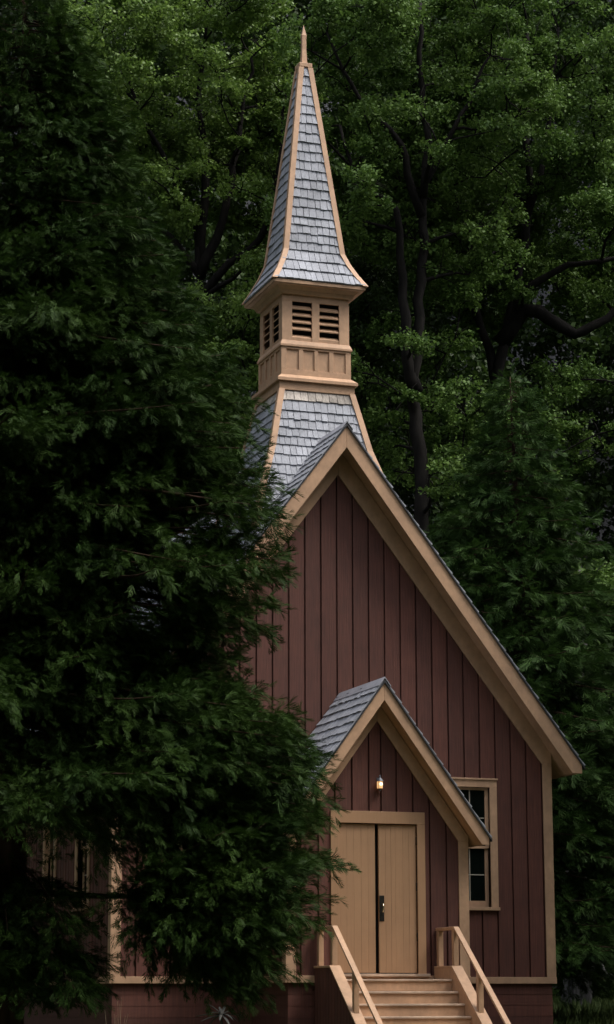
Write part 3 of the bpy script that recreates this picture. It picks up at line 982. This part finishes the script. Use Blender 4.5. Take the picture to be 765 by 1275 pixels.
def conifer(name, label, cat, base, H, prof, z_first, nlimb, seed, spray_len, blade_w, step, mat, trunk_r, extra=(), top_lean=0.0, keep=None, npair=6, dens=1.0, pockets=()):
    """prof(z, az)-> limb reach; tree-local x is to the right as one faces it from the meadow, y away"""
    root = thing(name, label, cat, base, -YAW)
    rng = np.random.default_rng(seed)
    wood = MB()
    hs = np.linspace(0, H, 16)
    wood.tube([(0.06*math.sin(z*0.7), 0.05*math.cos(z*0.9), z-(0.9 if z < 0.1 else 0.3)) for z in hs], [max(trunk_r*(1-z/H)**0.8*(1.25 if z < 0.5 else 1), 0.012) for z in hs], 12, 0.06, random.Random(seed))
    O = []; D = []; Sc = []
    def limb(z, az, L, tip_up=0.1, droop=0.22, r0=None, bare=0.12, thick=1.0, org=(0.0, 0.0)):
        dirh = np.array([math.cos(az), math.sin(az), 0.0])
        side = np.array([-dirh[1], dirh[0], 0.0])
        n = max(4, int(L/0.25))
        ts = np.linspace(0, 1, n)
        w1, w2 = rng.normal(0, 0.10, 2)
        pts = [dirh*L*t + side*L*(w1*math.sin(t*3)+w2*t) + np.array([org[0], org[1], z - droop*L*(t**1.1) + tip_up*L*t**3]) for t in ts]
        r0 = r0 or (0.010 + 0.010*L)
        wood.tube(pts, [max(r0*(1-t)**0.8, 0.004) for t in ts], 6)
        P_ = np.array(pts)
        s = bare*L + rng.uniform(0, step)
        sg = 1
        while s < L:
            t = s/L
            i = min(int(t*(n-1)), n-2); fr = t*(n-1)-i
            q = P_[i]*(1-fr)+P_[i+1]*fr
            tg = P_[i+1]-P_[i]; tg /= np.linalg.norm(tg)
            bl = (0.34 + 0.24*L*max(math.sin(min(t*1.05+0.15, 1)*PI), 0.0)**0.8)*rng.uniform(0.65, 1.25)*thick
            a = rad(rng.uniform(35, 75))
            bd = tg*math.cos(a) + side*sg*math.sin(a) + np.array([0, 0, rng.normal(-0.05, 0.36)])
            bd /= np.linalg.norm(bd)
            m_ = max(2, int(bl/(spray_len*0.36)*dens))
            for k in range(m_):
                u_ = (k+0.6)/m_
                p_ = q + bd*bl*u_ + np.array([0, 0, -0.16*bl*u_*u_])
                dd = bd*0.8 + tg*0.45 + rng.normal(0, 0.34, 3) + np.array([0, 0, rng.uniform(-0.35, 0.25)])
                O.append(p_ + rng.normal(0, 0.03, 3)); D.append(dd); Sc.append(rng.uniform(0.65, 1.2))
            sg = -sg
            s += step*rng.uniform(0.7, 1.3)
        for k in range(3):
            O.append(P_[-1] + rng.normal(0, 0.04, 3)); D.append(P_[-1]-P_[-2] + rng.normal(0, 0.12, 3)*0.4); Sc.append(rng.uniform(0.8, 1.2))
    az = 0.3
    for i in range(nlimb):
        t = (i+0.5)/nlimb
        z = z_first + (H-0.15-z_first)*t**0.94
        az += 2.39996 + rng.normal(0, 0.25)
        azz = az % (2*PI)
        L = prof(z, azz, rng)
        if L is None or L < 0.12:
            continue
        if keep and not keep(z, azz):
            continue
        limb(z + 0.16*L, azz, L, tip_up=rng.uniform(0.03, 0.16), droop=rng.uniform(0.16, 0.32))
    for e in extra:
        limb(*e)
    for k in range(10):     # leader
        O.append(np.array([0, 0, H-0.1-0.07*k])); D.append(np.array([rng.normal(0, .4), rng.normal(0, .4), 1.0])); Sc.append(0.8)
    O = np.array(O); D = np.array(D); Sc = np.array(Sc)
    ok = np.ones(len(O), bool)
    for px_, pz_, pr_ in pockets:        # thin places in the crown
        hit = np.hypot((O[:, 0]-px_)*1.0, (O[:, 2]-pz_)*1.2) < pr_*rng.uniform(0.7, 1.25, len(O))
        ok &= ~(hit & (rng.uniform(0, 1, len(O)) < 0.93))
    O, D, Sc = O[ok], D[ok], Sc[ok]
    Fm = frames(D, rng, 0.55)
    ch = []
    grp = rng.integers(0, 4, len(O))
    for g in range(4):
        T = spray_template(npair, spray_len, blade_w, rng)
        k = grp == g
        ch.append(stamp(T, O[k], Fm[k], Sc[k]))
    wood.build('trunk', BARK_CEDAR, root, smooth=True)
    leaf_object('crown', ch, mat, root)
    print(name, 'sprays', len(O))
    return root

def interp(tab):
    zs = [a for a, b in tab]; rs = [b for a, b in tab]
    return lambda z: float(np.interp(z, zs, rs))

# ------------------------------------------------------------------ the big cedar in front, on the left
edge = interp([(1.0, 3.4), (1.45, 3.8), (1.85, 4.2), (2.26, 4.4), (2.66, 4.25), (3.07, 4.05), (3.48, 4.25), (4.0, 4.05), (4.42, 3.8), (4.75, 3.2), (5.31, 3.0),
               (5.68, 3.3), (6.21, 3.65), (6.86, 3.72), (7.51, 3.55), (8.16, 3.2), (9.05, 3.1), (9.94, 2.57), (11.08, 1.9), (12.23, 1.5), (13.4, 1.04), (14.58, 0.5), (15.3, 0.05)])
def cedar_prof(z, az, rng):
    a = math.atan2(math.sin(az), math.cos(az))
    e = edge(z - 0.02)
    if abs(a) < 0.75:
        return (e-0.12)*(1-0.05*abs(a))*rng.uniform(0.86, 1.0)
    return (e-0.25)*rng.uniform(0.70, 1.02)
def cedar_keep(z, az):
    return True
ex = []
# low hanging limbs: (height at trunk, azimuth, reach, tip_up, droop, radius, bare part, fullness)
rx_ = np.random.default_rng(31)
for zt_ in np.arange(4.0, 14.2, 0.11):
    L_ = (edge(zt_)-0.06)*rx_.uniform(0.88, 1.0)
    if L_ > 0.2:
        ex.append((zt_ + 0.17*L_, rad(rx_.uniform(-20, 14)), L_, 0.06, 0.22, None, 0.1, 1.05))
for zt_ in np.arange(3.2, 4.9, 0.06):
    L_ = (edge(zt_)-0.16)*rx_.uniform(0.9, 1.02)
    ex.append((zt_ + 0.19*L_, rad(rx_.uniform(-16, 14)), L_, 0.05, 0.24, None, 0.35, 1.1))
for zt_ in np.arange(2.7, 4.0, 0.09):
    L_ = (edge(zt_)-0.15)*rx_.uniform(0.86, 1.0)
    ex.append((zt_ + 0.20*L_, rad(rx_.uniform(-24, 16)), L_, 0.03, 0.25, 0.02, 0.36, 1.1))
# one low bough reaching out to the right, and the sprays of limbs that fan out from its end
ex.append((2.30, rad(-10), 2.6, 0.06, 0.09, 0.060, 0.62, 1.0))
BO = (1.62*math.cos(rad(-10)), 1.62*math.sin(rad(-10)))
for zt_ in np.arange(0.95, 3.0, 0.055):
    L_ = (edge(max(zt_, 1.1))-1.75)*rx_.uniform(0.8, 1.0)
    ex.append((2.26, rad(rx_.uniform(-50, 32)), L_, 0.04, (2.26-zt_)/L_, 0.020, 0.12, 1.25, BO))
for z, azd, L, tu, dr, bare in [(2.6, -80, 1.9, 0.0, 0.45, 0.05), (2.4, -100, 2.2, 0.0, 0.40, 0.05), (2.1, -62, 1.5, 0.0, 0.42, 0.05), (1.9, -120, 2.0, 0.0, 0.35, 0.1), (2.8, -55, 2.1, 0.0, 0.45, 0.15),
                                (2.5, -140, 2.4, 0.0, 0.4, 0.1), (1.8, -85, 1.4, 0.0, 0.35, 0.05), (2.3, 175, 2.5, 0.0, 0.4, 0.1), (2.7, 150, 2.5, 0.0, 0.4, 0.1), (1.5, -95, 1.3, 0.0, 0.3, 0.05),
                                (2.7, -70, 1.8, 0.0, 0.6, 0.05), (2.2, -90, 1.8, 0.0, 0.5, 0.05),
                                (2.1, -62, 2.0, 0.0, 0.5, 0.2), (1.9, -48, 1.9, 0.0, 0.45, 0.3), (2.2, -52, 2.2, 0.0, 0.52, 0.35), (1.7, -70, 1.7, 0.0, 0.4, 0.1), (1.6, -42, 1.6, 0.0, 0.4, 0.2), (1.45, -58, 1.5, 0.0, 0.3, 0.1)]:
    ex.append((z, rad(azd), L, tu, dr, 0.025, bare, 1.0))
conifer('cedar_tree', 'large dark feathery cedar filling the left side in front of the chapel', 'tree', (-7.38, -7.74, -0.02), 15.3, cedar_prof, 2.9, 300, 7,
        0.175, 0.0088, 0.080, CEDAR_LEAF, 0.26, ex, npair=5, dens=2.0, pockets=[(2.05, 7.0, 0.34), (1.75, 6.55, 0.26), (1.70, 5.95, 0.34), (2.45, 7.2, 0.24)])

# ------------------------------------------------------------------ young conifer behind the right roof slope
ce = interp([(1.0, 3.7), (4, 3.75), (7, 3.4), (10.6, 2.45), (13.4, 1.2), (15.0, 0.5), (15.8, 0.05)])
conifer('conifer_tree', 'dense pointed dark green conifer rising behind the right slope of the chapel roof', 'tree', (8.88, 12.0, 0.3), 15.6,
        lambda z, az, rng: (ce(z)-0.2)*rng.uniform(0.72, 1.08), 1.0, 260, 17, 0.30, 0.018, 0.14, CONIFER_LEAF, 0.22, npair=5, dens=1.7)

# ------------------------------------------------------------------ oaks
def oak(label, base, trunk, clumps, seed, leaf=0.100, per=1150, mat=OAK_LEAF, bark=BARK, cat='oak tree', name='oak_tree', twig=True, minr=0.022, clear=0.62):
    """trunk: list of (points[(x,y,z)], r0, r1); clumps: array of (x,y,z,r)"""
    root = thing(name, label, cat, base, -YAW, 'trees behind the chapel' if base[1] > 5 else None)
    r = random.Random(seed); rng = np.random.default_rng(seed)
    wood = MB()
    nodes = []; main = []
    for pts, r0, r1 in trunk:
        P_ = [Vector(p) for p in pts]
        # resample with a smooth curve and a little wander
        out = []
        for i in range(len(P_)-1):
            a = P_[max(i-1, 0)]; b = P_[i]; c = P_[i+1]; d = P_[min(i+2, len(P_)-1)]
            n = max(2, int((c-b).length/0.5))
            for k in range(n):
                t = k/n
                out.append(0.5*((2*b) + (c-a)*t + (2*a-5*b+4*c-d)*t*t + (3*b-a-3*c+d)*t**3))
        out.append(P_[-1])
        out = [p + Vector((r.gauss(0, .05), r.gauss(0, .05), 0)) for p in out]
        n = len(out)
        wood.tube(out, [0.82*(r0 + (r1-r0)*(i/(n-1))**0.8) for i in range(n)], 9, 0.07, r)
        main.append(np.array([tuple(p) for p in out]))
        nodes += [(p, r0 + (r1-r0)*(i/(n-1))) for i, p in enumerate(out)]
    clumps = np.array(clumps)
    MP = np.concatenate(main)
    for c in clumps:            # the big limbs stay clear of most of the foliage on their open side
        d2 = np.hypot(MP[:, 0]-c[0], MP[:, 2]-c[2])
        if d2.min() < 0.55*c[3]+0.25 and c[1] < 0.6 and r.random() < clear:
            c[1] = 0.7 + r.uniform(0, 1.6)
    cl = sorted([tuple(c) for c in clumps], key=lambda c: min((Vector(c[:3])-q).length for q, _ in nodes))
    NP = np.array([tuple(q) for q, _ in nodes]); NR = [x for _, x in nodes]
    for cx_, cy_, cz_, cr in cl:
        c = np.array([cx_, cy_, cz_])
        dv = c - NP
        dist = np.linalg.norm(dv, axis=1)
        cost = dist + np.where(dv[:, 2] < 0.25*dist, 1.2*(0.25*dist-dv[:, 2]), 0)
        i = int(np.argmin(cost))
        a = Vector(NP[i]); b = Vector(c)
        l = (b-a).length
        if l < 0.3:
            continue
        mid = (a+b)/2 + Vector((r.gauss(0, .10), r.gauss(0, .10), 0.16))*l*0.8
        n = max(3, int(l/0.5))
        pts = []
        for k in range(n+1):
            t = k/n
            pts.append(a*(1-t)**2 + mid*2*t*(1-t) + b*t*t + Vector((r.gauss(0, .04), r.gauss(0, .04), r.gauss(0, .03)))*(1 if 0 < k < n else 0))
        ra = min(NR[i]*0.6, 0.035 + 0.024*l)
        rs = [max(ra*(1-0.72*k/n), minr) for k in range(n+1)]
        wood.tube(pts, rs, 6)
        NP = np.vstack([NP, np.array([tuple(q) for q in pts[1:]])]); NR += rs[1:]
        if twig:
            for _ in range(4):
                d = Vector((r.gauss(0, 1), r.gauss(0, 1), r.gauss(0.3, .7))).normalized()*cr*r.uniform(0.6, 1.0)
                k0 = pts[r.randrange(max(1, n-2), n+1)]
                wood.tube([k0, k0+d*0.5+Vector((0, 0, .08)), k0+d], [max(minr*0.8, .012), minr*0.6, 0.006], 4)
    wood.build('trunk', bark, root, smooth=True)
    C = np.array(clumps)
    cnt = (per*C[:, 3]**2*rng.uniform(0.6, 1.25, len(C))).astype(int)
    idx = np.repeat(np.arange(len(C)), cnt)
    n = len(idx)
    d = rng.normal(0, 1, (n, 3)); d /= np.linalg.norm(d, axis=1, keepdims=True)
    # lumpy shells: each clump is broken up into tufts
    tuft = rng.normal(0, 1, (len(C), 9, 3)); tuft /= np.linalg.norm(tuft, axis=2, keepdims=True)
    ti = rng.integers(0, 9, n)
    dt = tuft[idx, ti]
    pos = dt*(0.72*C[idx, 3])[:, None]*rng.uniform(0.5, 1.1, (n, 1)) + d*(0.36*C[idx, 3])[:, None]*rng.uniform(0, 1, (n, 1))**0.5
    st = rng.uniform(0.6, 1.45, (len(C), 3)); st[:, 2] *= 0.68
    pos *= st[idx]
    pos += C[idx, :3]
    D = rng.normal(0, 1, (n, 3)) + np.array([0, 0, -0.25])
    Fm = frames(D, rng, 0.55)
    T = np.array([[0, 0, 0], [0.42, 0.45, 0.06], [0, 1.0, -0.06], [-0.42, 0.45, 0.06]])
    ch = [stamp(T, pos, Fm, leaf*rng.uniform(0.6, 1.35, n))]
    leaf_object('crown', ch, mat, root)
    print(name, 'leaves', n)
    return root

def clump_field(rng, regions, sep=0.62):
    """regions: (cx,cy,cz, rx,ry,rz, n, rmin, rmax): clump centres scattered in ellipsoids, kept apart"""
    out = []
    for cx_, cy_, cz_, rx, ry, rz, n, r0, r1 in regions:
        tries = 0; k = 0
        n = int(n*1.45)
        while k < n and tries < n*30:
            tries += 1
            v = rng.normal(0, 1, 3); v /= np.linalg.norm(v)
            v = v*rng.uniform(0.35, 1)**0.5
            c = np.array([cx_+v[0]*rx, cy_+v[1]*ry, cz_+v[2]*rz])
            rr = rng.uniform(r0, r1)
            if all(np.linalg.norm(c-q[:3]) > sep*(rr+q[3])*0.55 for q in out):
                out.append(np.array([*c, rr])); k += 1
    return np.array(out)

rng = np.random.default_rng(101)
cl = clump_field(rng, [(0.4, 0.0, 25.5, 3.8, 3.2, 3.2, 70, 0.65, 1.05), (-1.6, 0.3, 22.5, 2.4, 2.4, 2.4, 26, 0.55, 0.95), (1.5, 1.4, 21.2, 1.8, 1.8, 1.8, 14, 0.6, 1.0),
                       (-0.3, 0.6, 17.4, 1.9, 2.2, 1.6, 14, 0.5, 0.9), (0.9, -0.8, 15.0, 2.6, 2.2, 1.6, 12, 0.5, 0.8)])
oak('tall oak with a dark forked trunk standing just right of the spire', (8.89, 18.35, 0.4),
    [([(0.3, 0, -0.4), (0.25, 0, 6), (0.16, 0, 13.8), (0.02, 0, 16.2), (0.12, 0, 18.0), (0.22, 0.1, 20.0), (0.26, 0.1, 21.7), (0.39, 0, 23.5), (0.24, 0.1, 25.6), (0.3, 0, 27.6)], 0.46, 0.07),
     ([(0.0, 0, 16.4), (-0.28, -0.1, 18.4), (-0.28, -0.1, 19.6), (-0.44, -0.2, 21.4), (-1.0, -0.3, 21.9), (-1.61, -0.2, 22.6), (-1.9, 0, 24.0)], 0.24, 0.05),
     ([(0.24, 0.1, 21.4), (-0.10, 0, 22.6), (-0.31, 0, 23.4), (-1.07, 0.1, 24.35), (-1.9, 0, 25.6), (-2.35, 0, 26.7)], 0.16, 0.04),
     ([(0.26, 0.1, 21.9), (0.9, -0.4, 23.2), (1.6, -0.3, 24.6), (2.1, 0, 26.0)], 0.13, 0.04)], cl, 201, mat=OAK_LEAF_B)

rng = np.random.default_rng(102)
cl = clump_field(rng, [(1.2, 0, 26.4, 3.7, 3.2, 3.6, 72, 0.65, 1.05), (3.4, 0.2, 22.6, 2.8, 2.6, 2.4, 30, 0.6, 1.0), (0.2, -0.5, 21.4, 2.0, 2.2, 1.8, 20, 0.55, 0.9),
                       (3.4, 0.4, 17.0, 3.0, 2.4, 1.2, 20, 0.5, 0.85), (1.0, 0, 15.6, 2.8, 2.4, 1.8, 14, 0.5, 0.9)])
oak('oak with a crooked side limb at the right edge above the pointed conifer', (12.17, 21.44, 0.4),
    [([(-0.1, 0, -0.4), (0.0, 0, 7), (0.26, 0, 14.6), (0.5, 0, 17.7), (0.76, 0, 19.3), (1.1, 0, 20.6), (1.47, 0, 23.1), (1.5, 0, 26.0), (1.6, 0, 28.4)], 0.54, 0.07),
     ([(0.70, 0, 18.9), (1.24, -0.2, 19.85), (2.01, -0.4, 19.5), (2.67, -0.5, 19.05), (3.2, -0.5, 19.3), (3.89, -0.4, 19.75), (4.8, -0.4, 20.3)], 0.32, 0.10),
     ([(1.0, 0, 20.3), (1.7, -0.2, 20.7), (2.51, -0.3, 21.15), (3.2, -0.3, 21.2), (3.93, -0.2, 21.4), (4.9, 0, 22.2)], 0.17, 0.05),
     ([(1.45, 0, 22.8), (2.0, 0.1, 24.6), (2.18, 0, 26.8), (2.5, 0, 28.6)], 0.13, 0.04),
     ([(0.5, 0, 17.6), (0.1, 0.2, 19.4), (-0.2, 0.2, 21.5), (-0.6, 0.2, 23.6)], 0.2, 0.05)], cl, 202, mat=OAK_LEAF_B, clear=0.97)

rng = np.random.default_rng(103)
cl = clump_field(rng, [(-1.2, 0, 27.0, 4.0, 3.2, 3.0, 76, 0.65, 1.05), (-2.2, -0.4, 23.6, 2.0, 2.4, 2.2, 26, 0.6, 0.95), (1.6, 0.2, 24.0, 1.6, 2.2, 2.4, 22, 0.55, 0.95),
                       (0.9, -0.8, 18.4, 2.2, 2.2, 2.6, 34, 0.6, 1.0), (-1.6, -0.4, 17.0, 3.0, 2.4, 3.0, 26, 0.6, 1.0), (1.0, -0.8, 14.4, 2.2, 2.2, 2.2, 20, 0.6, 1.0)])
oak('leafy bright green oak with spreading forked limbs left of the spire', (4.57, 23.04, 0.4),
    [([(0, 0, -0.4), (-0.1, 0, 8), (-0.25, 0, 16), (-0.25, 0, 19.5), (-0.3, 0, 21.4), (-0.64, 0, 22.56), (-1.0, 0, 23.4), (-1.6, 0, 24.6), (-2.15, 0, 25.85), (-2.6, 0, 27.4)], 0.46, 0.05),
     ([(-0.28, 0, 21.0), (-0.2, 0, 22.3), (-0.05, 0, 24.0), (-0.3, 0.2, 26.0), (-0.2, 0, 28.2)], 0.2, 0.05),
     ([(-0.26, 0, 20.6), (0.15, -0.1, 21.7), (0.53, -0.1, 22.9), (0.86, 0, 25.1), (1.2, 0, 27.2)], 0.2, 0.05),
     ([(-0.25, 0, 19.9), (0.6, -0.3, 20.9), (1.4, -0.3, 21.6), (1.9, -0.2, 23.6), (2.2, 0, 26.0)], 0.17, 0.05),
     ([(-0.3, 0, 20.6), (-1.0, -0.3, 21.6), (-1.9, -0.4, 22.4), (-2.8, -0.3, 24.0)], 0.15, 0.05)], cl, 203, mat=OAK_LEAF)

rng = np.random.default_rng(106)
cl = clump_field(rng, [(0.2, 0, 12.0, 2.6, 2.2, 4.6, 60, 0.6, 1.0), (0.0, 0, 18.6, 2.2, 2.0, 3.2, 40, 0.6, 1.0)])
oak('slender dark leafy tree filling the gap between the belfry and the forked oak', (8.0, 23.0, 0.5),
    [([(0, 0, -0.4), (0.1, 0, 4), (-0.1, 0.1, 9), (0.1, 0, 14), (0.0, 0, 19), (0.1, 0, 21)], 0.26, 0.05)], cl, 206, mat=WOODLAND_LEAF, leaf=0.11)

# grey trunk at the lower right with a low bare bough
rng = np.random.default_rng(104)
cl = clump_field(rng, [(0.3, 0, 9.0, 3.4, 2.6, 3.4, 34, 0.7, 1.1), (1.6, -0.6, 2.3, 1.4, 1.0, 0.6, 5, 0.35, 0.5), (2.6, 0, 5.0, 1.6, 1.5, 2.0, 14, 0.5, 0.9)])
oak('broad grey furrowed trunk low beside the right corner of the chapel', (13.55, 18.84, 0.4),
    [([(-0.1, 0, -0.5), (-0.05, 0, 0.4), (0, 0, 2.0), (0.1, 0, 5.0), (0.2, 0, 9.0), (0.2, 0, 12)], 0.56, 0.2),
     ([(-0.6, -1.4, 3.4), (-0.3, -1.5, 2.3), (0.1, -1.5, 1.7), (0.55, -1.5, 1.15), (1.1, -1.5, 0.95), (1.8, -1.4, 0.75), (2.6, -1.2, 0.8)], 0.10, 0.045),
     ([(0.05, -0.3, 3.8), (-0.3, -1.0, 3.9), (-0.6, -1.4, 3.4)], 0.13, 0.10)], cl, 204, mat=OAK_LEAF_B, bark=BARK_GREY, per=900)

# an oak added out of view on the right: its crown shades the lower right of the gable wall
rng = np.random.default_rng(105)
cl = clump_field(rng, [(0.0, 0, 12.2, 3.8, 3.8, 4.6, 64, 1.0, 1.5)])
oak('unseen oak added right of the stairs to shade the gable wall', (10.4, -4.6, -0.4),
    [([(0, 0, -0.4), (0.1, 0, 2), (0.0, 0, 5), (0.2, 0.1, 8.5), (0.1, 0, 13.5)], 0.42, 0.10)], cl, 205, mat=OAK_LEAF_B, leaf=0.16, per=240)

# ------------------------------------------------------------------ woodland behind, one mass
def woodland():
    """the wood that closes the clearing: a bank of foliage at the foot of the cliff, unseen belts of it to the sides and behind the camera, raised to block low light"""
    rng = np.random.default_rng(55)
    cs = []
    n = 5200
    a = rng.uniform(-20, 25, n); dp = rng.uniform(70, 88, n); z = rng.uniform(0.3, 45, n)
    keep = rng.uniform(0, 1, n) < np.clip(1.25 - z/75, 0.4, 1)
    a, dp, z = a[keep], dp[keep], z[keep]
    cs.append((np.stack([CX+dp*Fx+a*Rx, CY+dp*Fy+a*Ry, z], 1), rng.uniform(0.9, 1.7, len(a)), 150, 0.19))
    # unseen belts round the meadow, set tall and close to block low sky light
    def belt(th0, th1, r0, r1, h, n):
        th = rng.uniform(rad(th0), rad(th1), n); r = rng.uniform(r0, r1, n)
        hh = h*(0.75+0.25*np.sin(th*9)+0.12*np.sin(th*23+1))
        zz = rng.uniform(0, 1, n)**0.9*hh
        x = -2+r*np.cos(th); y = -12+r*np.sin(th)
        cs.append((np.stack([x, y, zz], 1), rng.uniform(1.6, 2.8, n), 34, 0.62))
    belt(-165, -75, 40, 48, 46, 1500)       # behind the camera
    belt(-75, -10, 32, 40, 42, 1100)        # to the right, towards the sun
    belt(-10, 40, 27, 36, 32, 650)         # right of the chapel
    belt(120, 195, 26, 36, 30, 900)        # left
    V = []; F_ = []; b = 0
    for C, R_, per, leaf in cs:
        cnt = (per*R_**2).astype(int)
        idx = np.repeat(np.arange(len(C)), cnt); m = len(idx)
        tuft = rng.normal(0, 1, (len(C), 10, 3)); tuft /= np.linalg.norm(tuft, axis=2, keepdims=True)
        dt = tuft[idx, rng.integers(0, 10, m)]
        d = rng.normal(0, 1, (m, 3)); d /= np.linalg.norm(d, axis=1, keepdims=True)
        pos = dt*(0.75*R_[idx])[:, None]*rng.uniform(0.4, 1.1, (m, 1)) + d*(0.4*R_[idx])[:, None]*rng.uniform(0, 1, (m, 1))**0.5
        pos[:, 2] *= 0.75
        pos += C[idx]
        Fm = frames(rng.normal(0, 1, (m, 3)), rng, 0.6)
        T = np.array([[0, 0, 0], [0.42, 0.45, 0.06], [0, 1.0, -0.06], [-0.42, 0.45, 0.06]])
        v, f = stamp(T, pos, Fm, leaf*rng.uniform(0.6, 1.35, m))
        V.append(v); F_.append(f+b); b += len(v)
    me = fast_mesh('woodland', np.concatenate(V), np.concatenate(F_))
    me.materials.append(WOODLAND_LEAF)
    o = link('woodland', me)
    o['kind'] = 'stuff'; o['label'] = 'dark green woodland massed at the foot of the cliff'; o['category'] = 'woodland'
woodland()

# ------------------------------------------------------------------ grass behind the right corner, plants by the wall
def grass():
    rng = np.random.default_rng(77)
    n = 52000
    x = rng.uniform(3.5, 26, n); y = rng.uniform(2, 34, n)
    k = (x > 4.2)
    x, y = x[k], y[k]; n = len(x)
    z = np.array([ground_z(a, b) for a, b in zip(x, y)]) - 0.02
    D = rng.normal(0, 0.35, (n, 3)) + np.array([0, 0, 1.0])
    Fm = frames(D, rng, 0.6)
    T = np.array([[-0.03, 0, 0], [0.03, 0, 0], [0.016, 0.6, 0.05], [0, 1.0, 0.22]])
    v, f = stamp(T, np.stack([x, y, z], 1), Fm, rng.uniform(0.2, 0.55, n))
    me = fast_mesh('grass', v, f); me.materials.append(GRASS)
    o = link('grass', me); o['kind'] = 'stuff'; o['label'] = 'rough meadow grass behind the right corner of the chapel'; o['category'] = 'grass'
grass()

def strap(m, o, d, L, w, curl):
    o = Vector(o); d = Vector(d).normalized()
    s = d.cross(Vector((0, 0, 1))).normalized()
    n = 6; prev = None
    vs = []; fs = []
    for i in range(n+1):
        t = i/n
        c = o + d*L*t + Vector((0, 0, -curl*L*t*t))
        ww = w*(math.sin(PI*min(0.12+t*0.88, 1))**0.7)*0.5 + 0.002
        vs += [c - s*ww + Vector((0, 0, ww*0.3)), c + Vector((0, 0, -0.004)), c + s*ww + Vector((0, 0, ww*0.3)), c + Vector((0, 0, -0.010))]
    for i in range(n):
        for k in range(4):
            fs.append((i*4+k, i*4+(k+1) % 4, (i+1)*4+(k+1) % 4, (i+1)*4+k))
    m.add(vs, fs)
pt = thing('withered_plant', 'withered grey plant with strap leaves at the foot of the skirting left of the stairs', 'plant', (-2.43, -1.15, -0.36))
m = MB(); m.tube([(0, 0, -0.05), (0.03, 0, 0.45), (0.0, 0.01, 0.95), (-0.01, 0, 1.12)], [0.026, 0.024, 0.02, 0.012], 8)
m.build('stem', DRY, pt, smooth=True)
r = random.Random(8)
m = MB()
for a, e, L, cu in [(175, 0.1, .42, .15), (200, -0.15, .40, .1), (140, 0.9, .34, .2), (95, 1.2, .20, .2), (60, 0.9, .28, .25), (25, 0.5, .30, .3), (0, 0.15, .32, .2), (330, 0.1, .26, .5), (300, 0.2, .24, .6), (250, 0.1, .26, .5),
                    (220, 0.35, .34, .3), (120, -0.2, .3, .5), (280, -0.3, .3, .3)]:
    strap(m, (0, 0, 1.04), (math.cos(rad(a)), math.sin(rad(a))*0.8, e), L, 0.05, cu)
m.build('leaves', DRY, pt, smooth=True)
ps = thing('dry_stalks', 'thin pale dry grass stalks before the skirting near the left corner of the chapel', 'grass tuft', (-4.0, -0.75, -0.36))
m = MB()
for k in range(9):
    x, y = r.uniform(-.15, .15), r.uniform(-.1, .1)
    hgt_ = r.uniform(0.95, 1.35); lx = r.uniform(-.14, .14)
    m.tube([(x, y, -0.03), (x+lx*0.3, y, hgt_*0.5), (x+lx, y+r.uniform(-.05, .05), hgt_)], [0.005, 0.004, 0.002], 5)
m.build('stalks', STRAW, ps)
